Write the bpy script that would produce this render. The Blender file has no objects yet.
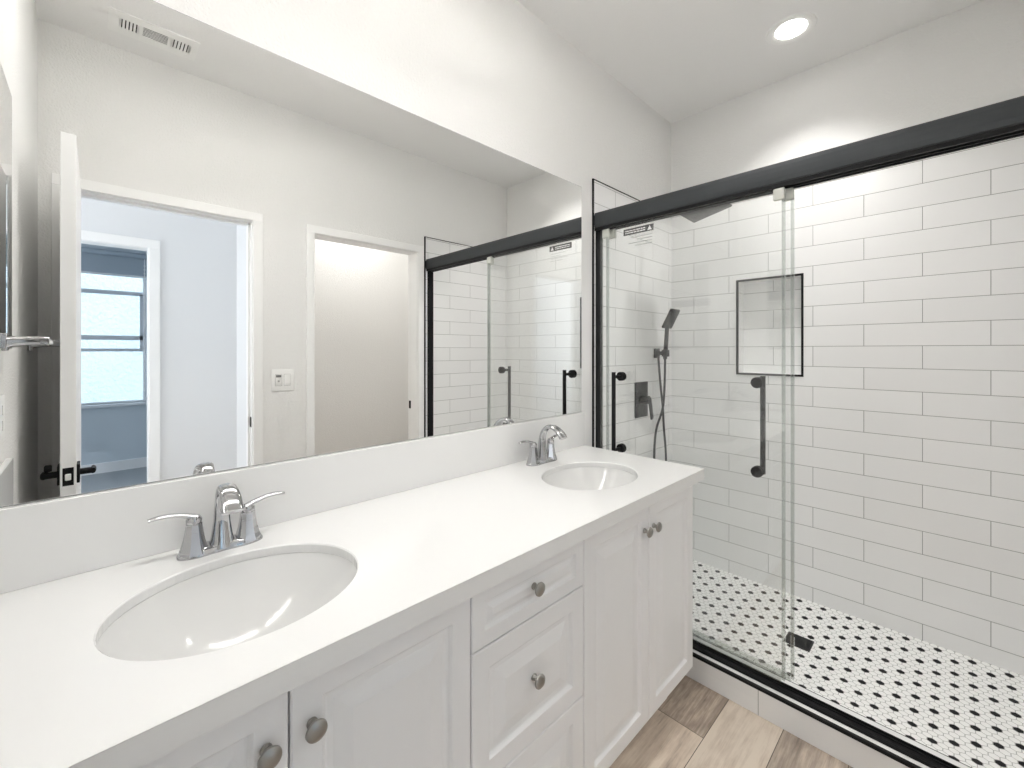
import bpy, bmesh, math, random
from mathutils import Vector, Matrix
C = bpy.context.scene.collection
S = bpy.context.scene
PI = math.pi
EYE = 1.356
ROOM_W = 1.51          # room depth, mirror wall to door wall
XE = 2.605             # shower end wall
XW = -.179             # left wall
CEIL = EYE + 1.431

# ---------------------------------------------------------------- camera
cam_d = bpy.data.cameras.new('camera'); cam = bpy.data.objects.new('camera', cam_d); C.objects.link(cam)
cam_d.sensor_width = 36.0; cam_d.lens = 430.2645 / 1024 * 36
cam_d.shift_y = -(384 - 350.1415) / 1024
cam_d.clip_start = .01
cam.location = (0, -1.2496, EYE)
cam.rotation_euler = (PI / 2, 0, .8016 - PI / 2)
S.camera = cam
# ---------------------------------------------------------------- world / exposure
S.view_settings.view_transform = 'Standard'; S.view_settings.look = 'None'
S.view_settings.exposure = 0.92; S.view_settings.gamma = 1.0; S.view_settings.use_curve_mapping = False
S.cycles.use_denoising = True
S.cycles.max_bounces = 16; S.cycles.diffuse_bounces = 8; S.cycles.glossy_bounces = 10; S.cycles.transparent_max_bounces = 24
S.cycles.caustics_reflective = True; S.cycles.caustics_refractive = False
S.cycles.sample_clamp_indirect = 6.0
w = bpy.data.worlds.new('world'); S.world = w; w.use_nodes = True
nt = w.node_tree; bg = nt.nodes['Background']
sky = nt.nodes.new('ShaderNodeTexSky'); sky.sky_type = 'NISHITA'; sky.sun_disc = False; sky.sun_elevation = math.radians(42); sky.sun_rotation = math.radians(200)
haze = nt.nodes.new('ShaderNodeMix'); haze.data_type = 'RGBA'; haze.inputs[0].default_value = .62; haze.inputs[7].default_value = (1.9, 1.95, 1.95, 1)
nt.links.new(sky.outputs[0], haze.inputs[6]); nt.links.new(haze.outputs[2], bg.inputs[0]); bg.inputs[1].default_value = .60

def area(name, loc, rot, sx, sy, power, col, shape='RECTANGLE', spread=PI):
    l = bpy.data.lights.new(name, 'AREA'); l.shape = shape; l.size = sx; l.size_y = sy; l.energy = power; l.color = col; l.spread = spread
    o = bpy.data.objects.new(name, l); C.objects.link(o); o.location = loc; o.rotation_euler = rot
    return o
CAN_POWER = {'shower': 2.55, 'vanity': 3.9, 'uplight': 4.5}  # vanity and uplight feed the added fill bar
area('hall_fill', (-1.75, -2.2, 1.6), (0, -PI / 2, 0), 1.6, .9, 17, (.93, .965, 1.0))  # added area light, stands in for an assumed unseen window
area('bedroom_fill', (-1.9, -4.1, 1.6), (0, -PI / 2, 0), 1.4, 1.6, 42, (.84, .90, 1.0))  # added fill from the side to brighten the bedroom walls

# ---------------------------------------------------------------- material helpers
def mat(name, col, rough=.5, metal=0., spec=.5, bump=None, coat=0.):
    m = bpy.data.materials.new(name); m.use_nodes = True
    p = m.node_tree.nodes['Principled BSDF']
    p.inputs['Base Color'].default_value = (*col, 1); p.inputs['Roughness'].default_value = rough
    p.inputs['Metallic'].default_value = metal; p.inputs['Specular IOR Level'].default_value = spec
    p.inputs['Coat Weight'].default_value = coat
    if bump:
        scale, strength, dist, detail = bump
        N = m.node_tree.nodes; L = m.node_tree.links
        g = N.new('ShaderNodeNewGeometry'); n = N.new('ShaderNodeTexNoise'); b = N.new('ShaderNodeBump')
        n.inputs['Scale'].default_value = scale; n.inputs['Detail'].default_value = detail
        b.inputs['Strength'].default_value = strength; b.inputs['Distance'].default_value = dist
        L.new(g.outputs['Position'], n.inputs['Vector']); L.new(n.outputs['Fac'], b.inputs['Height']); L.new(b.outputs[0], p.inputs['Normal'])
    return m

class NB:                                   # tiny node-math builder
    def __init__(s, m):
        s.nt = m.node_tree; s.N = s.nt.nodes; s.L = s.nt.links; s.p = s.N['Principled BSDF']
        g = s.N.new('ShaderNodeNewGeometry'); x = s.N.new('ShaderNodeSeparateXYZ'); s.L.new(g.outputs['Position'], x.inputs[0])
        s.pos = g.outputs['Position']; s.x, s.y, s.z = x.outputs
    def m(s, op, a, b=None, c=None):
        n = s.N.new('ShaderNodeMath'); n.operation = op
        for i, v in enumerate((a, b, c)):
            if v is None: continue
            if isinstance(v, (int, float)): n.inputs[i].default_value = v
            else: s.L.new(v, n.inputs[i])
        return n.outputs[0]
    def mix(s, f, a, b):
        n = s.N.new('ShaderNodeMix'); n.data_type = 'RGBA'
        for i, v in ((0, f), (6, a), (7, b)):
            if isinstance(v, (int, float)): n.inputs[i].default_value = v
            elif isinstance(v, tuple): n.inputs[i].default_value = (*v, 1)
            else: s.L.new(v, n.inputs[i])
        return n.outputs[2]
    def comb(s, x, y, z):
        n = s.N.new('ShaderNodeCombineXYZ')
        for i, v in enumerate((x, y, z)):
            if isinstance(v, (int, float)): n.inputs[i].default_value = v
            else: s.L.new(v, n.inputs[i])
        return n.outputs[0]
    def noise(s, vec, scale, detail=2., rough=.5, out='Fac'):
        n = s.N.new('ShaderNodeTexNoise'); n.inputs['Scale'].default_value = scale; n.inputs['Detail'].default_value = detail; n.inputs['Roughness'].default_value = rough
        s.L.new(vec, n.inputs['Vector']); return n.outputs[out]
    def white(s, vec):
        n = s.N.new('ShaderNodeTexWhiteNoise'); n.noise_dimensions = '3D'; s.L.new(vec, n.inputs['Vector']); return n.outputs['Value']
    def ramp(s, f, stops):
        n = s.N.new('ShaderNodeValToRGB'); s.L.new(f, n.inputs[0]); e = n.color_ramp.elements
        while len(e) < len(stops): e.new(.5)
        for q, (p, c) in zip(e, stops): q.position = p; q.color = (*c, 1)
        return n.outputs[0]
    def bump(s, h, strength, dist):
        b = s.N.new('ShaderNodeBump'); b.inputs['Strength'].default_value = strength; b.inputs['Distance'].default_value = dist
        s.L.new(h, b.inputs['Height']); s.L.new(b.outputs[0], s.p.inputs['Normal'])

def tile_mat(name, axis, c0, wid=.4008, hei=.1016, z0=EYE + .832, off=.5, grout=.0013, tile=(.90, .90, .895), gcol=(.36, .36, .35), rows=True):
    m = mat(name, tile, .22); b = NB(m)
    s = {'x': b.x, 'y': b.y}[axis]
    vz = b.m('DIVIDE', b.m('SUBTRACT', z0, b.z), hei)
    row = b.m('FLOOR', vz)
    odd = b.m('FLOORED_MODULO', row, 2.)
    u = b.m('ADD', b.m('DIVIDE', b.m('SUBTRACT', s, c0), wid), b.m('MULTIPLY', odd, off))
    fu = b.m('FLOORED_MODULO', u, 1.); fv = b.m('FLOORED_MODULO', vz, 1.)
    du = b.m('MULTIPLY', b.m('MINIMUM', fu, b.m('SUBTRACT', 1., fu)), wid)
    d = du
    if rows:
        dv = b.m('MULTIPLY', b.m('MINIMUM', fv, b.m('SUBTRACT', 1., fv)), hei)
        d = b.m('MINIMUM', du, dv)
    g = b.m('LESS_THAN', d, grout)
    rnd = b.white(b.comb(b.m('FLOOR', u), row, 3.7))
    col = b.mix(rnd, tuple(c * .975 for c in tile), tuple(min(1, c * 1.02) for c in tile))
    b.L.new(b.mix(g, col, gcol), b.p.inputs['Base Color'])
    b.L.new(b.m('ADD', .22, b.m('MULTIPLY', g, .6)), b.p.inputs['Roughness'])
    edge = b.m('MINIMUM', b.m('DIVIDE', d, .004), 1.)
    wav = b.noise(b.pos, 9., 2.)
    b.bump(b.m('ADD', b.m('MULTIPLY', edge, 1.), b.m('MULTIPLY', wav, .35)), .25, .0015)
    return m

def hex_mat():
    m = mat('hex_mosaic', (.8, .8, .8), .3); b = NB(m); P = .025; R3 = math.sqrt(3)
    # black dots sit on one lattice: (y, x) = (-.2943, 2.569) + ...
    u = b.m('ADD', b.m('DIVIDE', b.m('ADD', b.y, .2943), P), .5)
    v = b.m('ADD', b.m('DIVIDE', b.m('SUBTRACT', b.x, 2.571), P), R3 / 2)
    au = b.m('SUBTRACT', b.m('FLOORED_MODULO', u, 1.), .5); av = b.m('SUBTRACT', b.m('FLOORED_MODULO', v, R3), R3 / 2)
    u2 = b.m('SUBTRACT', u, .5); v2 = b.m('SUBTRACT', v, R3 / 2)
    bu = b.m('SUBTRACT', b.m('FLOORED_MODULO', u2, 1.), .5); bv = b.m('SUBTRACT', b.m('FLOORED_MODULO', v2, R3), R3 / 2)
    da = b.m('ADD', b.m('MULTIPLY', au, au), b.m('MULTIPLY', av, av)); db = b.m('ADD', b.m('MULTIPLY', bu, bu), b.m('MULTIPLY', bv, bv))
    isA = b.m('LESS_THAN', da, db)
    def sel(p, q): return b.m('ADD', q, b.m('MULTIPLY', isA, b.m('SUBTRACT', p, q)))
    gu = b.m('ABSOLUTE', sel(au, bu)); gv = b.m('ABSOLUTE', sel(av, bv))
    hd = b.m('MAXIMUM', gu, b.m('ADD', b.m('MULTIPLY', gu, .5), b.m('MULTIPLY', gv, R3 / 2)))
    grout = b.m('GREATER_THAN', hd, .5 - .045)
    i = b.m('FLOOR', u); j = b.m('FLOOR', b.m('DIVIDE', v, R3))
    blk = b.m('MULTIPLY', isA, b.m('LESS_THAN', b.m('FLOORED_MODULO', b.m('ADD', b.m('ADD', i, b.m('MULTIPLY', j, 2.)), .1), 4.), .9))
    col = b.mix(blk, (.93, .93, .915), (.008, .008, .009))
    b.L.new(b.m('SUBTRACT', .5, b.m('MULTIPLY', blk, .42)), b.p.inputs['Specular IOR Level'])
    b.L.new(b.mix(grout, col, (.46, .46, .445)), b.p.inputs['Base Color'])
    b.bump(b.m('SUBTRACT', 1., b.m('MAXIMUM', 0., b.m('MULTIPLY', b.m('SUBTRACT', hd, .42), 12.))), .3, .001)
    return m

def wood_mat():
    m = mat('oak_vinyl_plank', (.4, .35, .3), .42); b = NB(m); W_ = .185; LEN = 1.22
    r = b.m('DIVIDE', b.m('ADD', b.y, .635), W_); row = b.m('FLOOR', r); fr = b.m('FLOORED_MODULO', r, 1.)
    off = b.m('ADD', b.m('MULTIPLY', row, .377), -1.526 / LEN)
    c = b.m('ADD', b.m('DIVIDE', b.x, LEN), off); ci = b.m('FLOOR', c); fc = b.m('FLOORED_MODULO', c, 1.)
    d = b.m('MINIMUM', b.m('MULTIPLY', b.m('MINIMUM', fr, b.m('SUBTRACT', 1., fr)), W_), b.m('MULTIPLY', b.m('MINIMUM', fc, b.m('SUBTRACT', 1., fc)), LEN))
    seam = b.m('LESS_THAN', d, .0011)
    rnd = b.m('FLOORED_MODULO', b.m('ADD', b.m('MULTIPLY_ADD', ci, -.5, .1), b.m('MULTIPLY', row, .7)), 1.)
    rnd2 = b.white(b.comb(row, ci, WOOD_SEED + 3.3))
    vec = b.comb(b.m('ADD', b.m('MULTIPLY', b.x, 1.5), b.m('MULTIPLY', rnd, 31.)), b.m('MULTIPLY', b.y, 16.), b.m('MULTIPLY', rnd2, 17.))
    g1 = b.noise(vec, 2.8, 6., .66)
    vec2 = b.comb(b.m('MULTIPLY', b.x, 4.), b.m('MULTIPLY', b.y, 90.), rnd)
    g2 = b.noise(vec2, 2.5, 4., .6)
    vec3 = b.comb(b.m('ADD', b.m('MULTIPLY', b.x, 5.), b.m('MULTIPLY', rnd, 9.)), b.m('MULTIPLY', b.y, 9.), 2.)
    g3 = b.noise(vec3, 1.6, 3., .6)
    t = b.m('ADD', b.m('ADD', b.m('MULTIPLY', g1, .85), b.m('MULTIPLY', g2, .30)), b.m('MULTIPLY', g3, .55))
    t = b.m('ADD', b.m('SUBTRACT', t, .09), b.m('MULTIPLY', b.m('SUBTRACT', rnd, .5), .40))
    col = b.ramp(t, [(.42, (.20, .155, .122)), (.60, (.38, .305, .245)), (.78, (.60, .495, .40)), (1.0, (.76, .66, .55))])
    grey = b.mix(b.m('MULTIPLY', rnd2, .30), col, (.30, .275, .245))
    b.L.new(b.mix(seam, grey, (.07, .055, .045)), b.p.inputs['Base Color'])
    b.bump(b.m('SUBTRACT', b.m('MULTIPLY', g2, .5), b.m('MULTIPLY', seam, 1.)), .2, .001)
    return m
WOOD_SEED = 5.0

def glass_mat(name, tint, refl=1.0):
    m = bpy.data.materials.new(name); m.use_nodes = True; N = m.node_tree.nodes; L = m.node_tree.links
    N.remove(N['Principled BSDF']); out = N['Material Output']
    t = N.new('ShaderNodeBsdfTransparent'); t.inputs[0].default_value = (*tint, 1)
    g = N.new('ShaderNodeBsdfGlossy'); g.inputs['Roughness'].default_value = 0.0; g.inputs['Color'].default_value = (1, 1, 1, 1)
    f = N.new('ShaderNodeFresnel')
    ge = N.new('ShaderNodeNewGeometry'); io = N.new('ShaderNodeMath'); io.operation = 'MULTIPLY_ADD'; io.inputs[1].default_value = 1 / 1.48 - 1.48; io.inputs[2].default_value = 1.48
    L.new(ge.outputs['Backfacing'], io.inputs[0]); L.new(io.outputs[0], f.inputs['IOR'])   # same index from both sides
    mx = N.new('ShaderNodeMixShader'); k = N.new('ShaderNodeMath'); k.operation = 'MULTIPLY'; k.inputs[1].default_value = refl
    L.new(f.outputs[0], k.inputs[0]); L.new(k.outputs[0], mx.inputs[0]); L.new(t.outputs[0], mx.inputs[1]); L.new(g.outputs[0], mx.inputs[2]); L.new(mx.outputs[0], out.inputs[0])
    return m

def emit_mat(name, col, strength):
    m = bpy.data.materials.new(name); m.use_nodes = True; N = m.node_tree.nodes
    p = N['Principled BSDF']; p.inputs['Base Color'].default_value = (.9, .9, .9, 1)
    p.inputs['Emission Color'].default_value = (*col, 1); p.inputs['Emission Strength'].default_value = strength
    return m

M = {}
M['wall'] = mat('wall_paint', (.85, .846, .833), .75, bump=(150, .5, .005, 2.))
M['ceil'] = mat('ceiling_paint', (.88, .876, .868), .85, bump=(110, .25, .004, 2.))
M['hall'] = mat('hall_paint', (.78, .79, .80), .8, bump=(150, .2, .003, 2.))
M['trim'] = mat('white_trim_paint', (.92, .918, .91), .4)
M['door'] = mat('door_paint', (.92, .918, .91), .4)
M['cab'] = mat('cabinet_paint', (.84, .84, .845), .42)
M['dark_gap'] = mat('cabinet_shadow_gap', (.10, .10, .10), .8)
M['quartz'] = mat('white_quartz', (.82, .82, .813), .18, coat=.15)
M['ceramic'] = mat('white_ceramic', (.72, .72, .712), .12, coat=.2)
M['chrome'] = mat('polished_chrome', (.50, .50, .51), .06, 1.)
M['nickel'] = mat('brushed_nickel', (.36, .35, .33), .30, 1.)
M['black'] = mat('matte_black_metal', (.010, .010, .011), .5, 0., .2)
M['charcoal'] = mat('charcoal_anodised', (.050, .055, .059), .5, .4, bump=(900, .08, .001, 1.))
M['gunmetal'] = mat('gunmetal_fixture', (.035, .036, .037), .4, .4)
M['mirror'] = mat('mirror_silver', (.93, .935, .93), 0.0, 1.)
M['mirror_edge'] = mat('mirror_edge', (.10, .11, .11), .3)
M['curb'] = tile_mat('curb_tile', 'y', -.7376, wid=.61, off=0., tile=(.80, .80, .795), rows=False)
M['curbtop'] = mat('curb_cap_stone', (.86, .86, .85), .22)
M['t_n'] = tile_mat('shower_tile_mirror_side', 'x', 1.965)
M['t_s'] = tile_mat('shower_tile_door_side', 'x', 1.99)
M['t_e'] = tile_mat('shower_tile_back', 'y', -1.1462)
M['niche'] = tile_mat('niche_tile', 'y', -.545)
M['hex'] = hex_mat()
M['wood'] = wood_mat()
M['glass'] = glass_mat('shower_glass', (.984, .988, .986), 1.0)
M['seal'] = glass_mat('clear_vinyl_seal', (.80, .82, .81), 1.6)
M['pane'] = glass_mat('window_pane', (.93, .97, .98))
M['vinyl'] = mat('window_vinyl', (.75, .78, .80), .4)
M['alu'] = mat('window_aluminium', (.60, .64, .68), .4, .5)
M['shade'] = mat('roller_shade_fabric', (.36, .42, .47), .9)
M['plastic'] = mat('white_plastic', (.90, .90, .885), .35)
M['daylit_wall'] = mat('bedroom_daylight_tint', (.60, .66, .70), .85)  # bluish cast of the daylight is put into the wall colour
M['stucco'] = mat('neighbour_stucco', (.80, .86, .86), .9, bump=(14, 1.0, .05, 6.))
M['ground'] = mat('yard_concrete', (.55, .55, .53), .9, bump=(8, .5, .02, 4.))
M['clear_plastic'] = mat('roller_bracket_plastic', (.62, .63, .58), .25)
M['sticker'] = mat('sticker_black', (.03, .03, .03), .4)
M['sticker_white'] = mat('sticker_white', (.85, .85, .85), .4)
M['sticker_grey'] = mat('sticker_fine_print', (.50, .51, .50), .6)
M['duct'] = mat('duct_dark', (.03, .03, .03), .9)
M['lens'] = emit_mat('led_lens', (1.0, .97, .93), 9.0)
M['fill_lens'] = emit_mat('fill_lens', (1.0, .97, .93), 1.5)  # glow of the added bar
M['switch_gap'] = mat('switch_gap', (.45, .45, .44), .6)
M['sensor'] = mat('sensor_window', (.20, .20, .20), .4)
M['carpet'] = mat('bedroom_carpet', (.42, .44, .45), .95, bump=(300, .6, .01, 3.))

# ---------------------------------------------------------------- mesh helpers
def nb(): return bmesh.new()
def box(bm, x0, x1, y0, y1, z0, z1, bev=0., seg=2, mi=0):
    x0, x1 = min(x0, x1), max(x0, x1); y0, y1 = min(y0, y1), max(y0, y1); z0, z1 = min(z0, z1), max(z0, z1)
    t = bmesh.new(); bmesh.ops.create_cube(t, size=1.)
    for v in t.verts: v.co = Vector((x0 + (v.co.x + .5) * (x1 - x0), y0 + (v.co.y + .5) * (y1 - y0), z0 + (v.co.z + .5) * (z1 - z0)))
    if bev > 0: bmesh.ops.bevel(t, geom=list(t.edges), offset=bev, segments=seg, affect='EDGES', profile=.5)
    merge(bm, t, mi=mi)
def merge(bm, t, mat4=None, mi=0):
    if mat4 is not None: bmesh.ops.transform(t, matrix=mat4, verts=list(t.verts))
    vs = {v: bm.verts.new(v.co) for v in t.verts}
    for f in t.faces:
        try: nf = bm.faces.new([vs[v] for v in f.verts]); nf.material_index = mi; nf.smooth = f.smooth
        except ValueError: pass
    t.free()
def lathe(bm, prof, n=32, mat4=None, sx=1., sy=1., mi=0):
    """prof: (r, z) list; revolved about local z"""
    t = bmesh.new(); rings = []
    for r, z in prof:
        if r < 1e-6: rings.append([t.verts.new((0, 0, z))])
        else: rings.append([t.verts.new((r * math.cos(2 * PI * k / n) * sx, r * math.sin(2 * PI * k / n) * sy, z)) for k in range(n)])
    for a, b in zip(rings, rings[1:]):
        for k in range(n):
            q = [a[k % len(a)], a[(k + 1) % len(a)], b[(k + 1) % len(b)], b[k % len(b)]]
            u = []
            for v in q:
                if v not in u: u.append(v)
            if len(u) > 2: t.faces.new(u)
    merge(bm, t, mat4, mi)
def sweep(bm, pts, shape, n=16, up=Vector((1, 0, 0)), caps=True, power=2.0):
    """shape: per point (a, b): half-size along 'up'-side axis and the other; super-ellipse"""
    pts = [Vector(p) for p in pts]; rings = []
    for i, p in enumerate(pts):
        tan = (pts[min(i + 1, len(pts) - 1)] - pts[max(i - 1, 0)]).normalized()
        sx = (up - tan * up.dot(tan)).normalized(); sy = tan.cross(sx)
        a, b = shape[i]; ring = []
        for k in range(n):
            c, s = math.cos(2 * PI * k / n), math.sin(2 * PI * k / n)
            cc = math.copysign(abs(c) ** (2 / power), c); ss = math.copysign(abs(s) ** (2 / power), s)
            ring.append(bm.verts.new(p + sx * a * cc + sy * b * ss))
        rings.append(ring)
    for a, b in zip(rings, rings[1:]):
        for k in range(n): bm.faces.new((a[k], a[(k + 1) % n], b[(k + 1) % n], b[k]))
    if caps:
        bm.faces.new(list(reversed(rings[0]))); bm.faces.new(rings[-1])
def tube(bm, pts, r, n=10, up=Vector((1, 0, 0.01))): sweep(bm, pts, [(r, r)] * len(pts), n, up)
def smooth_path(pts, k=6):
    P = [Vector(p) for p in pts]; out = []
    for i in range(len(P) - 1):
        p0, p1, p2, p3 = P[max(i - 1, 0)], P[i], P[i + 1], P[min(i + 2, len(P) - 1)]
        for j in range(k):
            t = j / k
            out.append(.5 * ((2 * p1) + (p2 - p0) * t + (2 * p0 - 5 * p1 + 4 * p2 - p3) * t * t + (3 * p1 - p0 - 3 * p2 + p3) * t ** 3))
    out.append(P[-1]); return out
def lerp_list(keys, n):
    """keys: list of tuples -> n interpolated tuples"""
    out = []
    for i in range(n):
        t = i / (n - 1) * (len(keys) - 1); k = min(int(t), len(keys) - 2); f = t - k
        out.append(tuple(a + (b - a) * f for a, b in zip(keys[k], keys[k + 1])))
    return out
def obj(name, bm, m, parent=None, smooth=False, loc=None):
    bmesh.ops.recalc_face_normals(bm, faces=list(bm.faces))
    me = bpy.data.meshes.new(name); bm.to_mesh(me); bm.free()
    for x in (m if isinstance(m, (list, tuple)) else [m]): me.materials.append(x)
    if smooth:
        me.polygons.foreach_set('use_smooth', [True] * len(me.polygons))
        me.set_sharp_from_angle(angle=math.radians(38))
    o = bpy.data.objects.new(name, me); C.objects.link(o)
    if parent: o.parent = parent
    if loc: o.location = loc
    return o
def thing(name, label, cat, loc=(0, 0, 0), rotz=0, group=None):
    o = bpy.data.objects.new(name, None); o.empty_display_size = .05; C.objects.link(o); o.location = loc; o.rotation_euler = (0, 0, rotz)
    o['label'] = label; o['category'] = cat
    if group: o['group'] = group
    return o
def tag(o, label, cat, group=None):
    o['label'] = label; o['category'] = cat
    if group: o['group'] = group
    return o
def struct(name, bm, m, parent=None, smooth=False):
    o = obj(name, bm, m, parent, smooth)
    if parent is None: o['kind'] = 'structure'
    return o
def sbox(name, x0, x1, y0, y1, z0, z1, m, bev=0.):
    bm = nb(); box(bm, x0, x1, y0, y1, z0, z1, bev); return struct(name, bm, m)
def copy_tree(o, parent=None):
    c = o.copy(); C.objects.link(c); c.parent = parent
    for ch in list(o.children): copy_tree(ch, c)
    return c

# ================================================================= SETTING
XC = 1.768             # front of the curb and of the shower tile
YS = -ROOM_W; YS2 = YS - .115          # door wall, both faces
YH = -2.70; YH2 = YH - .115            # hall's far wall
YB = -5.32                             # bedroom window wall
HEAD1 = EYE + .722; HEAD2 = EYE + .716
D1 = (-.087, .634); D2 = (.974, 1.698); D3 = (-.50, .266)
HEAD3 = EYE + .713

sbox('floor', XW - .1, XC, YS2, .1, -.1, 0, M['wood'])
sbox('floor_hall', -1.9, .80, YH2, YS2, -.1, 0, M['wood'])
sbox('floor_closet', .9, 2.45, -2.55, YS2, -.1, 0, M['wood'])
sbox('floor_bedroom', -2.0, 1.4, YB - .1, YH2, -.1, 0, M['carpet'])
sbox('ceiling', XW - .1, XE + .12, YS2, .1, CEIL, CEIL + .1, M['ceil'])
sbox('ceiling_hall', -1.9, .86, YB - .1, YS2, CEIL, CEIL + .1, M['hall'])
sbox('ceiling_closet', .86, 2.55, -2.65, YS2, CEIL, CEIL + .1, M['ceil'])
sbox('wall_north', XW - .1, XE + .12, .003, .1, 0, CEIL, M['wall'])
sbox('wall_west', XW - .1, XW, YS2, .006, 0, CEIL, M['wall'])
# east wall with the niche hole
NY0, NY1, NZ0, NZ1 = -.7026, -.3869, EYE - .134, EYE + .391
bm = nb()
box(bm, XE + .004, XE + .12, YS2, NY0, 0, CEIL); box(bm, XE + .004, XE + .12, NY1, .006, 0, CEIL)
box(bm, XE + .004, XE + .12, NY0, NY1, 0, NZ0); box(bm, XE + .004, XE + .12, NY0, NY1, NZ1, CEIL)
box(bm, XE + .10, XE + .12, NY0, NY1, NZ0, NZ1)
struct('wall_east', bm, M['wall'])
# south (door) wall with two openings
bm = nb()
for x0, x1 in ((XW - .1, D1[0] - .018), (D1[1] + .018, D2[0] - .018), (D2[1] + .018, XE + .12)): box(bm, x0, x1, YS2, YS, 0, CEIL)
box(bm, D1[0] - .018, D1[1] + .018, YS2, YS, HEAD1 + .018, CEIL); box(bm, D2[0] - .018, D2[1] + .018, YS2, YS, HEAD2 + .018, CEIL)
struct('wall_south', bm, M['wall'])
# hall, bedroom and closet shells
bm = nb()
box(bm, -1.9, D3[0] - .018, YH2, YH, 0, CEIL); box(bm, D3[1] + .018, .80, YH2, YH, 0, CEIL); box(bm, D3[0] - .018, D3[1] + .018, YH2, YH, HEAD3 + .018, CEIL)
struct('wall_hall_south', bm, M['hall'])
sbox('wall_hall_east', .80, .86, YH2, YS2, 0, CEIL, M['hall'])
sbox('wall_hall_west', -2.0, -1.9, YB, YS2, 0, CEIL, M['hall'])
sbox('wall_hall_north', -1.9, XW - .1, YS2, YS, 0, CEIL, M['hall'])
sbox('wall_closet_west', .86, .90, -2.55, YS2, 0, CEIL, M['wall'])
sbox('wall_closet_south', .86, 2.45, -2.65, -2.55, 0, CEIL, M['wall'])
sbox('wall_closet_east', 2.45, 2.55, -2.65, YS2, 0, CEIL, M['wall'])
WX0, WX1, WZ0, WZ1 = -.47, .435, EYE - .60, EYE + 1.05
bm = nb()
box(bm, -2.0, WX0, YB - .12, YB, 0, CEIL); box(bm, WX1, 1.4, YB - .12, YB, 0, CEIL); box(bm, WX0, WX1, YB - .12, YB, 0, WZ0); box(bm, WX0, WX1, YB - .12, YB, WZ1, CEIL)
struct('wall_bedroom_south', bm, M['daylit_wall'])
sbox('wall_bedroom_east', 1.3, 1.4, YB, YH2, 0, CEIL, M['daylit_wall'])
sbox('baseboard_bedroom', -1.9, 1.3, YB, YB + .015, 0, .11, M['trim'])
sbox('ceiling_bedroom', .86, 1.4, YB - .1, YH2, CEIL, CEIL + .1, M['hall'])
sbox('wall_neighbour', -4, 4, -9.2, -9.0, -.3, 5.2, M['stucco'])
sbox('ground_yard', -5, 5, -9.2, YB - .12, -.4, -.3, M['ground'])
# tile slabs of the shower
ZT = EYE + .842; ZP = EYE - 1.271
sbox('wall_north_tile', XC, XE, -.003, .003, 0, ZT, M['t_n'])
sbox('wall_south_tile', XC, XE, YS, YS + .006, 0, ZT, M['t_s'])
bm = nb()
for a in ((YS, NY0, 0, ZT), (NY1, 0, 0, ZT), (NY0, NY1, 0, NZ0), (NY0, NY1, NZ1, ZT)): box(bm, XE - .002, XE + .004, a[0], a[1], a[2], a[3])
struct('wall_east_tile', bm, M['t_e'])
bm = nb()
t_ = .006
box(bm, XE + .09, XE + .10, NY0, NY1, NZ0, NZ1)
box(bm, XE - .001, XE + .10, NY0, NY0 + t_, NZ0, NZ1); box(bm, XE - .001, XE + .10, NY1 - t_, NY1, NZ0, NZ1)
box(bm, XE - .001, XE + .10, NY0, NY1, NZ0, NZ0 + t_); box(bm, XE - .001, XE + .10, NY0, NY1, NZ1 - t_, NZ1)
struct('wall_niche', bm, M['niche'])
# black metal edge trims
def frame_bm(y0, y1, z0, z1, x0, x1, wd):
    bm = nb()
    box(bm, x0, x1, y0, y0 + wd, z0, z1); box(bm, x0, x1, y1 - wd, y1, z0, z1)
    box(bm, x0, x1, y0 + wd, y1 - wd, z0, z0 + wd); box(bm, x0, x1, y0 + wd, y1 - wd, z1 - wd, z1); return bm
struct('trim_1', frame_bm(NY0 - .003, NY1 + .003, NZ0 - .003, NZ1 + .003, XE - .006, XE + .006, .010), M['black'])
bm = nb(); box(bm, XC - .005, XC + .003, -.0045, .003, .11, ZT + .005); box(bm, XC - .005, XE, -.0045, .003, ZT, ZT + .005); struct('trim_2', bm, M['black'])
bm = nb(); box(bm, XC - .008, XC, YS, YS + .0085, .11, ZT + .005); box(bm, XC - .008, XE, YS, YS + .0085, ZT, ZT + .005); struct('trim_3', bm, M['black'])
bm = nb(); box(bm, XE - .0085, XE + .004, YS, 0, ZT, ZT + .007); struct('trim_4', bm, M['black'])
# curb
ZC = EYE - 1.250
sbox('trim_5', XC - .002, XC + .010, YS, -.0, ZC - .011, ZC, M['black'])
bm = nb(); box(bm, XC, 1.885, YS, .006, 0, ZC - .011); struct('curb', bm, M['curb'])
bm = nb(); box(bm, XC + .010, 1.882, YS, .006, ZC - .011, ZC); struct('curb_cap', bm, M['curbtop'])
bm = nb(); box(bm, 1.882, 1.887, YS, 0, ZC - .03, ZC - .001); struct('trim_6', bm, M['gunmetal'])
# mosaic pan sloping to the drain
DRX, DRY = 2.24, -.765
bm = nb(); nx, ny = 24, 36; gv = {}
for i in range(nx + 1):
    for j in range(ny + 1):
        x = 1.885 + (XE - 1.885) * i / nx; y = YS + ROOM_W * j / ny
        ex = (XE - x) / (XE - DRX) if x > DRX else (x - 1.885) / (DRX - 1.885)
        ey = -y / -DRY if y > DRY else (y - YS) / (DRY - YS)
        gv[i, j] = bm.verts.new((x, y, ZP - .024 * max(0, min(1, min(ex, ey) * 1.05))))
for i in range(nx):
    for j in range(ny): bm.faces.new((gv[i, j], gv[i + 1, j], gv[i + 1, j + 1], gv[i, j + 1]))
ret = bmesh.ops.extrude_face_region(bm, geom=list(bm.faces))
for v in [g for g in ret['geom'] if isinstance(g, bmesh.types.BMVert)]: v.co.z = 0
pan = struct('floor_shower', bm, M['hex'])
bm = nb(); g0 = ZP - .026
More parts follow.
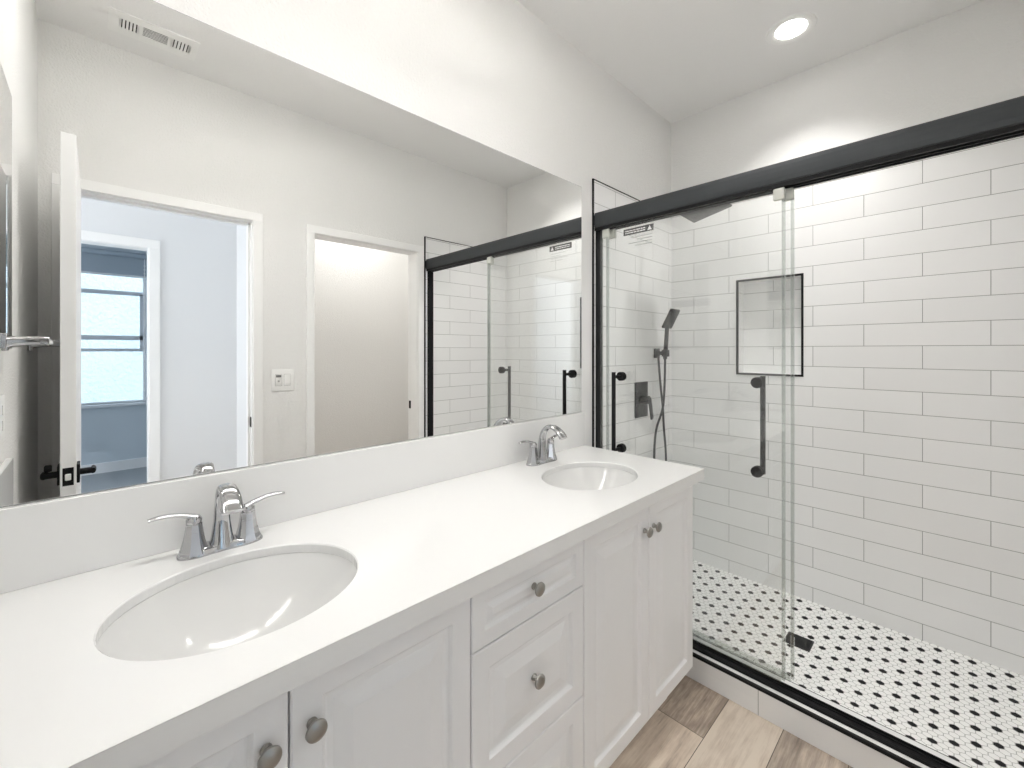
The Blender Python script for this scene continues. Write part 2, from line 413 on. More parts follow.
box(bm, 2.194, 2.283, -.812, -.715, g0, g0 + .004)
for k in range(9): box(bm, 2.199 + k * .0093, 2.203 + k * .0093, -.807, -.720, g0 + .004, g0 + .0055)
box(bm, 2.194, 2.198, -.812, -.715, g0 + .004, g0 + .006); box(bm, 2.279, 2.283, -.812, -.715, g0 + .004, g0 + .006)
box(bm, 2.198, 2.279, -.812, -.808, g0 + .004, g0 + .006); box(bm, 2.198, 2.279, -.719, -.715, g0 + .004, g0 + .006)
for v in bm.verts: v.co.z += .003
tag(obj('floor_drain', bm, M['gunmetal']), 'black rectangular slotted drain grate set in the hexagon mosaic shower floor', 'drain')

# door casings and jambs ------------------------------------------------
CW = .052
def casing(name, d, head, yf, yb, sides=(1, 1), wd=CW):
    bm = nb(); x0, x1 = d
    for s, y in ((1, yf), (-1, yb)):
        a, b_ = (y, y + .014 * s)
        box(bm, x0 - wd, x0 - .004, a, b_, 0, head + .004, .002, 1); box(bm, x1 + .004, x1 + wd, a, b_, 0, head + .004, .002, 1); box(bm, x0 - wd, x1 + wd, a, b_, head + .004, head + wd, .002, 1)
    box(bm, x0 - .018, x0, yb, yf, 0, head); box(bm, x1, x1 + .018, yb, yf, 0, head); box(bm, x0 - .018, x1 + .018, yb, yf, head, head + .018)
    return bm
def strike(x, yf, z, par):
    bm = nb(); box(bm, x - .0015, x, yf - .022, yf + .006, z - .029, z + .029, .001, 1); box(bm, x - .0022, x - .0014, yf - .014, yf - .002, z - .012, z + .012)
    obj('strike_plate', bm, M['black'], par)
c1 = struct('trim_7', casing('trim_7', D1, HEAD1, YS, YS2), M['trim']); strike(D1[1], YS - .020, EYE - .408, c1)
bmx = casing('trim_8', D2, HEAD2, YS, YS2)
c2 = struct('trim_8', bmx, M['trim']); strike(D2[1], YS - .088, EYE - .408, c2)
bm = nb()
for x0, x1 in ((D1[1] - .011, D1[1]),): box(bm, x0, x1, YS - .075, YS - .042, 0, HEAD1)
box(bm, D1[0], D1[1], YS - .075, YS - .042, HEAD1 - .011, HEAD1); struct('trim_9', bm, M['trim'])
struct('trim_10', casing('trim_10', D3, HEAD3, YH, YH2, wd=.064), M['trim'])
bm = nb(); box(bm, D1[1] + CW, D2[0] - CW, YS, YS + .012, 0, .1, .002, 1); struct('baseboard_south', bm, M['trim'])
bm = nb(); box(bm, XW, XW + .012, YS, -.58, 0, .1, .002, 1); struct('baseboard_west', bm, M['trim'])

# the open bathroom door -------------------------------------------------
LX0, LX1, LY = -.085, -.0465, -.82
bm = nb(); box(bm, LX0, LX1, YS + .006, LY, .012, EYE + .727, .0015, 1)
leaf = struct('door_1', bm, M['door'])
hz = EYE - .424
bm = nb(); box(bm, LX0 + .006, LX1 - .006, LY - .001, LY + .0015, hz - .030, hz + .030, .0008, 1); lp = obj('latch_plate', bm, M['black'], leaf)
bm = nb(); box(bm, LX0 + .012, LX1 - .012, LY, LY + .010, hz - .011, hz + .010, .002, 1); obj('latch_bolt', bm, M['trim'], lp)
for s, xf in ((1, LX1), (-1, LX0)):
    bm = nb(); yc = LY - .062
    box(bm, xf, xf + s * .008, yc - .032, yc + .032, hz - .032, hz + .032, .002, 2)
    h = obj('door_handle', bm, M['black'], leaf, True)
    bm = nb(); tube(bm, [(xf + s * .006, yc, hz), (xf + s * .04, yc, hz)], .011, 14, Vector((0, 0, 1)))
    sweep(bm, smooth_path([(xf + s * .040, yc + .014, hz), (xf + s * .042, yc - .02, hz), (xf + s * .042, yc - .06, hz - .004), (xf + s * .041, yc - .10, hz - .010)], 4), lerp_list([(.010, .008), (.009, .007), (.008, .006)], 13), 10, Vector((0, 0, 1)))
    obj('lever', bm, M['black'], h, True)
    if s < 0:
        bm = nb(); lathe(bm, [(0, 0), (.010, 0), (.012, .004), (.012, .014), (.009, .018), (0, .018)], 16, Matrix.Translation((xf - .02, yc + .022, hz + .028)) @ Matrix.Rotation(-PI / 2, 4, 'Y'))
        obj('privacy_turn', bm, M['black'], h, True)

# the window -----------------------------------------------------------
bm = nb(); f = .035
yw0, yw1 = YB - .10, YB - .03
box(bm, WX0, WX0 + f, yw0, yw1, WZ0, WZ1); box(bm, WX1 - f, WX1, yw0, yw1, WZ0, WZ1); box(bm, WX0 + f, WX1 - f, yw0, yw1, WZ0, WZ0 + f * .6); box(bm, WX0 + f, WX1 - f, yw0, yw1, WZ1 - f, WZ1)
win = struct('window_1', bm, M['vinyl'])
def zw(v, u=115, Y=5.36):                    # height of the window's bars
    a = .8016; r = (u - 512) / 430.2645; dy = math.sin(a) - r * math.cos(a)
    return EYE + (Y + 1.2496) / dy * (350.14 - v) / 430.2645
bm = nb()
for va, vb in ((290.5, 294.5), (335.5, 340), (348.5, 351.5)): box(bm, WX0 + f, WX1 - f, YB - .085, YB - .05, zw(va), zw(vb))
box(bm, WX1 - f - .028, WX1 - f, YB - .085, YB - .05, zw(349), zw(293)); box(bm, WX0 + f, WX0 + f + .028, YB - .085, YB - .05, zw(349), zw(293))
obj('sash', bm, M['alu'], win)
bm = nb(); box(bm, WX0 + f, WX1 - f, YB - .070, YB - .066, WZ0 + f * .6, WZ1 - f); obj('pane', bm, M['pane'], win)
bm = nb(); box(bm, WX0 - .04, WX1 + .04, YB - .03, YB + .05, WZ0 - .03, WZ0, .004, 2); obj('sill', bm, M['vinyl'], win)
sh = thing('roller_shade', 'grey blue roller shade part lowered over the far bedroom window seen in the mirror', 'roller shade', (0, YB + .012, WZ1))
bm = nb(); zz = zw(275, Y=5.30) - WZ1; box(bm, WX0 - .06, WX1 + .06, .012, .014, zz, .02); obj('shade_fabric', bm, M['shade'], sh)
bm = nb(); box(bm, WX0 - .06, WX1 + .06, .006, .020, zz - .012, zz + .012, .004, 2); obj('hem_bar', bm, M['vinyl'], sh)
bm = nb(); tube(bm, [(WX0 - .06, .03, .03), (WX1 + .06, .03, .03)], .03, 16, Vector((0, 0, 1))); obj('roller_tube', bm, M['shade'], sh, True)
bm = nb(); zb = zw(392, Y=5.30) - WZ1; zt = .0
k = int((zt - zb) / .045)
for i in range(k):
    lathe(bm, [(0, -.009), (.007, -.005), (.009, 0), (.007, .005), (0, .009)], 8, Matrix.Translation((WX1 - .028, .035, zb + i * .045)))
tube(bm, [(WX1 - .028, .035, zb), (WX1 - .028, .035, zt)], .0035, 6)
obj('bead_chain', bm, M['plastic'], sh, True)

# ================================================================= VANITY
ZCT = EYE - .454; YF = -.577; XV = 1.678; ZAP = EYE - .494
SINKS = ((.2055, -.307, .2055, .174), (1.299, -.318, .198, .155))
def counter_bm():
    bm = nb(); x0, x1, y0, y1 = XW + .001, XV, YF, .002
    xm = .75
    cells = ((x0, xm, SINKS[0]), (xm, x1, SINKS[1]))
    zt, zl = ZCT, ZCT - .02
    for a, b_, (cx, cy, rx, ry) in cells:
        corners = [(a, y0), (b_, y0), (b_, y1), (a, y1)]
        angs = sorted([2 * PI * k / 72 for k in range(72)] + [math.atan2(q[1] - cy, q[0] - cx) % (2 * PI) for q in corners])
        R = []
        for t in angs:
            c, s = math.cos(t), math.sin(t)
            k = min([((b_ if c > 0 else a) - cx) / c if abs(c) > 1e-9 else 1e9, ((y1 if s > 0 else y0) - cy) / s if abs(s) > 1e-9 else 1e9])
            re = 1 / math.sqrt((c / rx) ** 2 + (s / ry) ** 2)
            R.append([bm.verts.new((cx + c * k, cy + s * k, zt)), bm.verts.new((cx + c * (re + .0025), cy + s * (re + .0025), zt)), bm.verts.new((cx + c * re, cy + s * re, zt - .0025)), bm.verts.new((cx + c * re, cy + s * re, zl)), bm.verts.new((cx + c * k, cy + s * k, zl))])
        for i in range(len(R)):
            p, q = R[i], R[(i + 1) % len(R)]
            for k in range(4): bm.faces.new((p[k], q[k], q[k + 1], p[k + 1]))
    bmesh.ops.remove_doubles(bm, verts=list(bm.verts), dist=1e-5)
    # mitred apron at the front and right end
    box(bm, x0, x1, YF, YF + .02, ZAP, zt - .0005); box(bm, x1 - .02, x1, YF + .02, y1, ZAP, zt - .0005)
    return bm
o = obj('countertop', counter_bm(), M['quartz']); tag(o, 'long white quartz vanity countertop with two oval sink cutouts', 'countertop')
bm = nb(); box(bm, XW + .001, XV + .002, -.014, .002, ZCT, EYE - .297, .0015, 1)
tag(obj('backsplash', bm, M['quartz']), 'low white quartz backsplash strip under the wide mirror', 'backsplash')
bm = nb(); box(bm, XW + .001, XW + .016, -.567, -.015, ZCT, EYE - .297, .0015, 1)
tag(obj('side_splash', bm, M['quartz']), 'short white quartz side splash on the left wall seen in the mirror', 'side splash')

def make_sink(cx, cy, rx, ry, label):
    s = thing('undermount_sink', label, 'sink', (cx, cy, ZCT - .02), 0, 'undermount sinks in the vanity top')
    bm = nb(); pr = [(1.07, -.012), (1.07, -.0008), (1.0, -.0008), (.992, -.004)]
    for k in range(1, 18):
        r = .985 - (.985 - .12) * (k / 18) ** 1.0; pr.append((r, -.004 - .142 * (1 - (r / .985) ** 2.3)))
    pr.append((.12, -.150)); n0 = len(pr)
    for r, z in reversed(pr[4:]): pr.append((r + .035, z - .010))
    lathe(bm, pr, 64, None, rx, ry)
    obj('bowl', bm, M['ceramic'], s, True)
    bm = nb(); lathe(bm, [(0, -.150), (.018, -.150), (.019, -.147), (.030, -.146), (.032, -.149), (.034, -.156), (0, -.156)], 32); obj('drain', bm, M['chrome'], s, True)
    return s
make_sink(*SINKS[0], 'large oval white undermount sink in front, below the nearer faucet')
make_sink(*SINKS[1], 'oval white undermount sink at the far end of the counter beside the shower')

def make_faucet():
    t = thing('faucet', 'nearer two-handle chrome faucet behind the front sink', 'faucet', (.209, -.074, ZCT), 0, 'chrome centerset faucets')
    bm = nb(); pts = []
    n = 56                                           # waisted base plate
    def ring(sc, z):
        r = []
        for k in range(n):
            a = 2 * PI * k / n; c, s = math.cos(a), math.sin(a)
            x = .083 * math.copysign(abs(c) ** .75, c); y = .029 * math.copysign(abs(s) ** .75, s)
            y *= .80 + .20 * min(1, abs(x) / .045) ** 2
            r.append(bm.verts.new((x * sc, y * sc * (1 if sc == 1 else .97), z)))
        return r
    rings = [ring(1.0, 0), ring(1.0, .004), ring(.97, .008), ring(.90, .012), ring(.72, .016)]
    for a, b_ in zip(rings, rings[1:]):
        for k in range(n): bm.faces.new((a[k], a[(k + 1) % n], b_[(k + 1) % n], b_[k]))
    bm.faces.new(rings[-1]); bm.faces.new(list(reversed(rings[0])))
    obj('base_plate', bm, M['chrome'], t, True)
    # spout
    bm = nb()
    path = smooth_path([(0, 0, .006), (0, .0, .03), (0, .0, .065), (0, -.002, .100), (0, -.014, .130), (0, -.040, .148), (0, -.070, .146), (0, -.096, .130), (0, -.112, .112)], 5)
    sweep(bm, path, lerp_list([(.027, .025), (.021, .020), (.0165, .0145), (.0145, .0115), (.0145, .0095), (.016, .0085), (.0185, .0085), (.0205, .009), (.021, .0095)], len(path)), 20, Vector((1, 0, 0)), power=2.5)
    sp = obj('spout', bm, M['chrome'], t, True)
    bm = nb(); lathe(bm, [(0, 0), (.009, 0), (.009, .004), (0, .004)], 20, Matrix.Translation((0, -.1105, .1135)) @ Matrix.Rotation(-.72, 4, 'X')); obj('aerator', bm, M['nickel'], sp, True)
    for s in (-1, 1):
        bm = nb()
        lathe(bm, [(0, .006), (.029, .006), (.028, .011), (.0245, .020), (.0205, .035), (.0175, .052), (.0155, .068), (.0155, .071), (0, .071)], 8, Matrix.Translation((s * .052, 0, 0)) @ Matrix.Rotation(PI / 8, 4, 'Z'))
        h = obj('handle_base', bm, M['chrome'], t, False)
        bm = nb()
        lathe(bm, [(0, .0705), (.0135, .0705), (.015, .073), (.015, .080), (.011, .086), (0, .087)], 24, Matrix.Translation((s * .052, 0, 0)))
        pp = smooth_path([(s * .048, 0, .082), (s * .066, .000, .090), (s * .090, -.001, .097), (s * .112, -.002, .099), (s * .131, -.003, .097)], 5)
        sweep(bm, pp, lerp_list([(.012, .007), (.0095, .0052), (.009, .0045), (.0095, .004), (.007, .003)], len(pp)), 14, Vector((0, 1, 0)), power=2.2)
        obj('lever', bm, M['chrome'], h, True)
    return t
fa = make_faucet()
fb = copy_tree(fa); fb.location = (1.302, -.080, ZCT); fb['label'] = 'smaller looking two-handle chrome faucet at the far sink beside the shower'

# cabinet ---------------------------------------------------------------
ZB = EYE - 1.200; YC = -.555
cab = thing('vanity_cabinet', 'long white vanity cabinet with raised-panel doors and three drawers under the quartz countertop', 'vanity', (0, 0, 0))
bm = nb(); zt2 = ZAP - .001; xr = 1.628; xl = XW + .001
box(bm, xl, xl + .018, YC + .020, -.002, ZB + .01, zt2); box(bm, xr - .018, xr, YC + .020, -.002, ZB + .01, zt2)
box(bm, xl + .018, xr - .018, -.010, -.002, ZB + .01, zt2); box(bm, xl + .018, xr - .018, YC + .020, -.010, ZB + .01, ZB + .028)
for xd in (.5565, .9415): box(bm, xd - .009, xd + .009, YC + .030, -.010, ZB + .028, zt2)
box(bm, xl + .018, xr - .018, YC + .0205, YC + .0300, ZB + .028, zt2)
box(bm, xl, 1.60, YC + .09, YC + .105, 0, ZB + .01); box(bm, 1.585, 1.60, YC + .105, -.01, 0, ZB + .01)
obj('carcass', bm, [M['cab']], cab)
bm = nb(); box(bm, XW + .03, 1.60, YC + .0185, YC + .0202, ZB + .02, ZAP - .008); obj('gap_shade', bm, M['dark_gap'], cab)  # dark sheet behind the fronts, carries the shade of the gaps as colour
FULL = [(0, .0185), (0, .0025), (.0025, 0), (.046, 0), (.049, .0025), (.053, .0075), (.056, .0085), (.066, .0085), (.069, .0075), (.095, .0015), (.097, .0010)]
SLIM = [(0, .0185), (0, .0025), (.0025, 0), (.034, 0), (.0365, .003), (.039, .006), (.041, .0065), (.0455, .0065), (.047, .006), (.056, .0022), (.057, .0018)]
def front_bm(x0, x1, z0, z1, prof):
    bm = nb(); rings = []
    for off, dep in prof:
        y = YC + dep
        rings.append([bm.verts.new(p) for p in ((x0 + off, y, z0 + off), (x1 - off, y, z0 + off), (x1 - off, y, z1 - off), (x0 + off, y, z1 - off))])
    for a, b_ in zip(rings, rings[1:]):
        for k in range(4): bm.faces.new((a[k], a[(k + 1) % 4], b_[(k + 1) % 4], b_[k]))
    bm.faces.new(rings[-1]); bm.faces.new(list(reversed(rings[0]))); return bm
KNOB = None
def knob_on(par, x, z):
    global KNOB
    if KNOB is None:
        bm = nb()
        lathe(bm, [(0, 0), (.0082, 0), (.0085, .002), (.0068, .0045), (.0052, .008), (.0052, .012), (.0085, .0145), (.0142, .0165), (.0162, .0195), (.0155, .0225), (.0115, .0255), (.006, .0268), (0, .0270)], 28, Matrix.Rotation(PI / 2, 4, 'X'))
        KNOB = obj('knob', bm, M['nickel'], par, True); k = KNOB; k['label'] = 'brushed nickel mushroom knob'
    else:
        k = KNOB.copy(); C.objects.link(k); k.parent = par
    k.location = (x, YC, z)
g = .0015
for x0, x1, kx in ((-.135, .209, .177), (.209, .5565, .241), (.9415, 1.2915, 1.2605), (1.2915, 1.628, 1.3195)):
    d = obj('door', front_bm(x0 + g, x1 - g, ZB, ZAP - .003, FULL), M['cab'], cab); knob_on(d, kx, EYE - .577)
for z0, z1, pr, kz in ((EYE - .6305, ZAP - .003, SLIM, EYE - .557), (EYE - .9245, EYE - .6305, FULL, EYE - .772), (ZB, EYE - .9245, FULL, EYE - 1.062)):
    d = obj('drawer', front_bm(.5565 + g, .9415 - g, z0 + (g if z0 > ZB else 0), z1 - g, pr), M['cab'], cab); knob_on(d, .744, kz)
bm = nb(); box(bm, XW + .001, -.1365, YC + .002, YC + .0185, ZB, ZAP - .003); obj('filler_strip', bm, M['cab'], cab)

# mirror -----------------------------------------------------------------
mr = thing('wall_mirror', 'wide frameless mirror above the vanity backsplash', 'mirror', (0, 0, EYE - .296))
bm = nb(); zm = .782 + .296
box(bm, XW + .002, 1.675, .0010, .0028, 0, zm); obj('mirror_backing', bm, M['mirror_edge'], mr)
bm = nb(); box(bm, XW + .0025, 1.6735, .0, .0009, .0012, zm - .0012); obj('mirror_glass', bm, M['mirror'], mr)

# medicine cabinet, outlet, towel bar on the left wall (seen in the mirror) ----
mc = thing('medicine_cabinet', 'recessed mirrored medicine cabinet on the left wall above the towel bar, seen in the mirror', 'medicine cabinet', (XW, -.45, EYE + .003))
bm = nb(); box(bm, .0003, .002, -.23, .23, 0, .742); obj('cabinet_frame', bm, M['plastic'], mc)
bm = nb(); box(bm, .002, .003, -.228, .228, .002, .740); obj('mirror_door', bm, M['mirror'], mc)
ot = thing('wall_outlet', 'white wall outlet plate on the left wall above the side splash', 'outlet', (XW, -.475, EYE - .175))
bm = nb(); box(bm, .0003, .006, -.036, .036, -.058, .058, .003, 2); obj('cover_plate', bm, M['plastic'], ot, True)
for s in (-1, 1):
    bm = nb(); box(bm, .006, .008, -.016, .016, s * .02 - .013, s * .02 + .013, .001, 1); obj('receptacle', bm, M['plastic'], ot)
tb = thing('towel_bar', 'polished chrome towel bar on the left wall at the far left of the mirror', 'towel bar', (XW, 0, EYE + .022))
for y in (-.52, -1.13):
    bm = nb()
    box(bm, .0005, .010, y - .024, y + .024, -.024, .024, .003, 2)
    sweep(bm, smooth_path([(.008, y, 0), (.03, y, .002), (.055, y, .004), (.085, y, .003)], 4), lerp_list([(.017, .016), (.013, .013), (.012, .012)], 13), 14, Vector((0, 1, 0)), power=3)
    obj('post', bm, M['chrome'], tb, True)
bm = nb(); sweep(bm, [(.078, -.50, .002), (.078, -1.15, .002)], [(.009, .009)] * 2, 16, Vector((0, 0, 1)), power=4); obj('bar', bm, M['chrome'], tb, True)

# switch plate on the door wall --------------------------------------------
sw = thing('light_switch', 'white double switch plate on the wall between the two doorways', 'light switch', (.792, YS, EYE - .175))
bm = nb(); box(bm, -.0595, .0595, .0003, .006, -.063, .063, .003, 2); obj('cover_plate', bm, M['plastic'], sw, True)
for cx in (-.024, .023):
    bm = nb(); box(bm, cx - .0175, cx + .0175, .0058, .0064, -.0345, .0345); obj('switch_gap', bm, M['switch_gap'], sw)  # thin grey sheet, shade round the rocker put into its colour
    bm = nb(); box(bm, cx - .0160, cx + .0160, .006, .0085, -.033, .033, .0015, 2); s_ = obj('switch', bm, M['plastic'], sw, True)
    if cx < 0:
        bm = nb(); box(bm, cx - .014, cx + .014, .0085, .0092, .016, .030, .0003, 1); obj('sensor_window', bm, M['sensor'], s_)
        bm = nb(); box(bm, cx - .005, cx + .005, .0085, .0094, -.012, -.002, .0003, 1); obj('button', bm, M['switch_gap'], s_)

# ceiling vent ---------------------------------------------------------------
vt = thing('ceiling_vent', 'white rectangular ceiling air vent with three louvre groups, seen in the mirror', 'vent', (.195, -1.285, CEIL))
def vent_bars():
    plate = nb(); z0, z1 = -.0045, -.0005; X, Y = .156, .085
    ys = .036
    g1, g2, g3 = (-.118, -.058), (-.042, .045), (.060, .124)
    box(plate, -X, X, ys, Y, z0, z1); box(plate, -X, X, -Y, -ys, z0, z1)
    for a, b_ in ((-X, g1[0]), (g1[1], g2[0]), (g2[1], g3[0]), (g3[1], X)): box(plate, a, b_, -ys, ys, z0, z1)
    sl = [nb(), nb(), nb()]
    for k in range(6):
        x = g1[0] + (g1[1] - g1[0]) * (k / 5); box(sl[0], x - .0038, x + .0038, -ys, ys, z0, z1 + .0)
        x = g3[0] + (g3[1] - g3[0]) * (k / 5); box(sl[2], x - .0042, x + .0042, -ys, ys, z0, z1)
    for k in range(8):
        y = -ys + 2 * ys * (k / 7); box(sl[1], g2[0], g2[1], y - .0024, y + .0024, z0 + .0015, z0 + .0026)
    return plate, sl
pl, sl = vent_bars()
obj('vent_plate', pl, M['plastic'], vt)
for s_ in sl: obj('louvre', s_, M['plastic'], vt)
bm = nb(); box(bm, -.13, .13, -.05, .05, -.0012, -.0003); obj('duct_dark_sheet', bm, M['duct'], vt)  # flat black sheet, the dark of the duct is only its colour

# ceiling lights and the added fill bar -------------------------------------------------------------
def make_can(loc, label, power, spread=PI):
    t = thing('recessed_light', label, 'ceiling light', loc, 0, 'recessed ceiling lights')
    bm = nb(); lathe(bm, [(.060, -.001), (.062, -.003), (.078, -.0065), (.092, -.006), (.097, -.0005)], 48); obj('trim_ring', bm, M['plastic'], t, True)
    bm = nb(); lathe(bm, [(0, -.0026), (.061, -.0026), (.061, -.0012), (0, -.0012)], 48); obj('lens', bm, M['lens'], t, True)
    a = area('led', (loc[0], loc[1], loc[2] - .012), (0, 0, 0), .14, .14, power, (1.0, .98, .955), 'DISK', spread)
    return t
make_can((2.2268, -.7368, CEIL), 'round recessed ceiling light glowing over the shower', CAN_POWER['shower'], 1.85)
fl = thing('added_fill_bar', 'added slim fill bar under the ceiling over the counter edge, out of view', 'ceiling light', (.63, -.64, CEIL))  # added fixture out of view, lights the room evenly
bm = nb(); box(bm, -.72, .72, -.09, -.075, -.115, -.08, .002, 1); box(bm, -.72, .72, .075, .09, -.115, -.08, .002, 1); box(bm, -.72, -.705, -.075, .075, -.115, -.08); box(bm, .705, .72, -.075, .075, -.115, -.08); box(bm, -.705, .705, -.075, .075, -.100, -.095); obj('light_frame', bm, M['plastic'], fl)
for x in (-.4, .4):
    bm = nb(); box(bm, x - .02, x + .02, -.02, .02, -.095, -.001, .003, 1); obj('ceiling_bracket', bm, M['plastic'], fl)
bm = nb(); box(bm, -.704, .704, -.074, .074, -.112, -.1005); obj('diffuser', bm, M['fill_lens'], fl)
area('fill_down', (.63, -.64, CEIL - .118), (0, 0, 0), 1.40, .146, CAN_POWER['vanity'], (1.0, .98, .955), 'RECTANGLE', 2.25)
area('fill_up', (.63, -.64, CEIL - .088), (PI, 0, 0), 1.40, .146, CAN_POWER['uplight'], (1.0, .98, .955))
make_can((1.62, -2.2, CEIL), 'recessed ceiling light inside the closet behind the right doorway', 4.2)

# ================================================================= SHOWER ENCLOSURE
en = thing('shower_enclosure', 'black shower door frame with thick header rail above and track on the curb', 'shower enclosure', (1.805, 0, ZC))
bm = nb(); zb_, zt_ = EYE + .604 - ZC, EYE + .678 - ZC
prof = [(.030, zb_), (-.031, zb_), (-.0345, zb_ + .004), (-.0365, zb_ + .02), (-.037, zb_ + .04), (-.036, zb_ + .058), (-.033, zt_ - .006), (-.029, zt_), (.030, zt_)]
va = [bm.verts.new((x, -.006, z)) for x, z in prof]; vb = [bm.verts.new((x, YS + .007, z)) for x, z in prof]
for k in range(len(prof)): bm.faces.new((va[k], va[(k + 1) % len(prof)], vb[(k + 1) % len(prof)], vb[k]))
bm.faces.new(va); bm.faces.new(list(reversed(vb)))
hd_ = obj('header_rail', bm, M['charcoal'], en)
bm = nb()
for x0, x1 in ((-.030, -.020), (.000, .008), (.022, .030)): box(bm, x0, x1, YS + .002, -.002, zb_ - .014, zb_)
obj('roller_channel', bm, M['black'], hd_)
for y0, y1 in ((-.013, -.0025), (YS + .0065, YS + .017)):
    bm = nb(); box(bm, -.021, .026, y0, y1, .012, zb_ - .001, .0015, 1); obj('wall_jamb', bm, M['black'], en)
bm = nb()
box(bm, -.010, .037, YS + .007, -.003, .0, .005)
for x0, x1, h in ((-.010, -.006, .011), (-.0005, .003, .009), (.021, .024, .009), (.033, .037, .012)): box(bm, x0, x1, YS + .007, -.003, .005, h)
obj('bottom_track', bm, M['black'], en)

def shower_door(name, label, x, y0, y1, bar_side, hy):
    t = thing(name, label, 'shower door', (x, y1, EYE - 1.203), 0, 'sliding glass shower doors')
    L_ = y0 - y1; H = 1.203 + .592
    bm = nb(); box(bm, -.004, .004, 0, -L_ * -1 if False else L_, 0, H); p = obj('glass_panel', bm, M['glass'], t)
    for yy, w_ in ((0., .010), (L_ - .010, .010)):
        bm = nb(); box(bm, -.0065, .0065, yy, yy + w_, .01, H - .03, .001, 1); obj('edge_seal', bm, M['seal'], t)
    bm = nb(); box(bm, -.006, .006, .012, L_ - .012, -.002, .020, .001, 1); obj('bottom_seal', bm, M['seal'], t)
    for yy in (.001, L_ - .050):
        bm = nb(); box(bm, -.010, .010, yy, yy + .036, H - .045, H - .004, .003, 2); box(bm, -.004, .004, yy + .004, yy + .032, H - .004, H + .012)
        obj('roller_bracket', bm, M['clear_plastic'], t, True)
    # handle
    yl = hy - y1; zc_ = 1.203 - .294; s = bar_side
    hz_ = .170
    bm = nb(); tube(bm, [(s * .066, yl, zc_ - hz_ - .022), (s * .066, yl, zc_ + hz_ + .022)], .0095, 18, Vector((0, 1, 0))); h = obj('handle', bm, M['black'], t, True)
    for sg in (-1, 1):
        bm = nb()
        tube(bm, [(s * .064, yl, zc_ + sg * hz_), (s * .004, yl, zc_ + sg * hz_)], .0075, 14, Vector((0, 0, 1)))
        for q in (-1, 1):
            lathe(bm, [(0, .0042), (.0205, .0042), (.021, .0055), (.021, .0105), (.0185, .0125), (0, .0125)], 28, Matrix.Translation((0, yl, zc_ + sg * hz_)) @ Matrix.Rotation(q * PI / 2, 4, 'Y'))
        obj('standoff', bm, M['black'], h, True)
    return t, p
d_out, p_out = shower_door('sliding_shower_door', 'outer sliding glass shower door with the handle bar beside the mirror wall', 1.790, -.030, -.8195, -1, -.1455)
d_in, p_in = shower_door('sliding_shower_door', 'inner sliding glass shower door with the handle bar near its free right edge', 1.818, -.046, -.841, 1, -.7205)
# warning sticker on the outer door, printed to be read from the shower side
ys0, ys1 = -.1545, -.307; zs0, zs1 = EYE + .5385, EYE + .5680
lx = lambda y: y - (-.8195); lz = lambda z: z - (EYE - 1.203)
bm = nb(); box(bm, .0043, .0047, lx(ys1), lx(ys0), lz(zs0), lz(zs1))
st = obj('warning_sticker', bm, M['sticker'], d_out)
bm = nb()
ta, tb_, tc = (-.2985, zs0 + .005), (-.2765, zs0 + .005), (-.2875, zs1 - .004)
fr = [bm.verts.new((.0041, lx(y), lz(z))) for y, z in (ta, tb_, tc)]; bk = [bm.verts.new((.0049, lx(y), lz(z))) for y, z in (ta, tb_, tc)]
bm.faces.new(fr); bm.faces.new(list(reversed(bk)))
for k in range(3): bm.faces.new((fr[k], fr[(k + 1) % 3], bk[(k + 1) % 3], bk[k]))
random.seed(3)
for row in range(2):
    y = -.266
    while y < -.166:
        l = random.uniform(.007, .02)
        box(bm, .0041, .0049, lx(y), lx(min(y + l, -.163)), lz(zs0 + .007 + row * .0095), lz(zs0 + .0122 + row * .0095)); y += l + .0025
obj('sticker_print', bm, M['sticker_white'], st)
bm = nb()
for k, (a_, b_) in enumerate(((-.300, -.195), (-.300, -.225), (-.300, -.180), (-.300, -.215))):
    box(bm, .0043, .0046, lx(a_), lx(b_), lz(zs0 - .016 - k * .013), lz(zs0 - .013 - k * .013))
obj('fine_print', bm, M['sticker_grey'], st)

# handheld shower ---------------------------------------------------------------
hs = thing('hand_shower', 'dark handheld shower on its wall bracket with a looping hose, behind the glass', 'hand shower', (2.402, -.002, EYE - .018))
bm = nb(); box(bm, -.028, .028, -.012, 0, -.028, .028, .002, 2); box(bm, -.011, .011, -.05, -.010, -.011, .011, .002, 2); box(bm, -.017, .017, -.078, -.044, -.020, .020, .003, 2); obj('wall_bracket', bm, M['gunmetal'], hs, True)
bm = nb(); sweep(bm, [(0, -.058, -.034), (0, -.060, .0), (0, -.066, .08), (0, -.071, .155)], [(.010, .010), (.012, .012), (.012, .010), (.014, .010)], 14, Vector((1, 0, 0)), power=3); obj('handle', bm, M['gunmetal'], hs, True)
bm = nb(); t = bmesh.new(); box(t, -.054, .054, -.008, .008, 0, .122, .006, 2)
merge(bm, t, Matrix.Translation((0, -.066, .146)) @ Matrix.Rotation(.48, 4, 'X')); obj('spray_head', bm, M['gunmetal'], hs, True)
bm = nb()
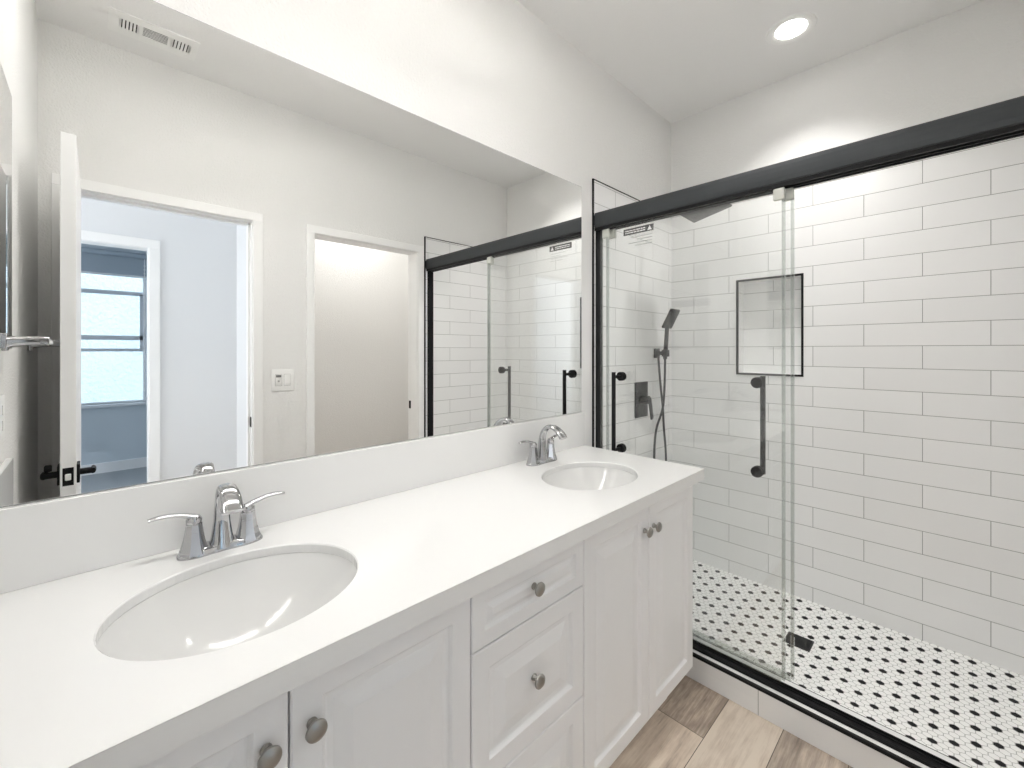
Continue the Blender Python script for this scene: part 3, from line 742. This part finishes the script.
hp = smooth_path([(-.006, -.02, -.028), (-.003, -.022, -.08), (.002, -.03, -.20), (.012, -.038, -.32), (.042, -.03, -.45), (.072, -.028, -.62), (.055, -.03, -.80), (.0, -.032, -.86), (-.060, -.03, -.78), (-.072, -.028, -.60), (-.046, -.026, -.45), (-.012, -.050, -.32), (.0, -.056, -.16), (0, -.058, -.034)], 7)
tube(bm, hp, .0065, 10, Vector((0, 1, .02))); obj('hose', bm, M['gunmetal'], hs, True)

# valve ---------------------------------------------------------------------
vv = thing('shower_valve', 'dark square shower valve plate with a lever, left of the handheld shower hose', 'shower valve', (2.225, -.002, EYE - .280))
bm = nb(); box(bm, -.069, .069, -.008, 0, -.10, .10, .003, 2); obj('escutcheon', bm, M['gunmetal'], vv, True)
bm = nb(); box(bm, -.022, .022, -.050, -.008, -.022, .022, .004, 2); k_ = obj('valve_knob', bm, M['gunmetal'], vv, True)
bm = nb(); t = bmesh.new(); box(t, -.013, .013, -.010, 0, -.125, .012, .003, 2); merge(bm, t, Matrix.Translation((.006, -.048, .0)) @ Matrix.Rotation(-.45, 4, 'Y') @ Matrix.Rotation(.12, 4, 'X')); obj('lever', bm, M['gunmetal'], k_, True)

# rain head ------------------------------------------------------------------
rh = thing('rain_shower_head', 'dark square rain shower head on a wall arm, half hidden by the header rail', 'shower head', (2.2268, -.002, EYE + .775))
bm = nb()
lathe(bm, [(0, 0), (.027, 0), (.027, .006), (.012, .010), (0, .010)], 24, Matrix.Rotation(PI / 2, 4, 'X'))
tube(bm, smooth_path([(0, -.002, 0), (0, -.10, 0), (0, -.22, 0), (0, -.32, -.004), (0, -.352, -.035)], 5), .010, 14); obj('shower_arm', bm, M['gunmetal'], rh, True)
bm = nb(); t = bmesh.new(); box(t, -.10, .10, -.10, .10, -.005, .005, .002, 2); lathe(t, [(0, .004), (.022, .004), (.016, .02), (0, .022)], 20)
merge(bm, t, Matrix.Translation((0, -.355, EYE + .718 - (EYE + .775))) @ Matrix.Rotation(-.22, 4, 'X') @ Matrix.Rotation(.04, 4, 'Y')); obj('spray_plate', bm, M['gunmetal'], rh, True)
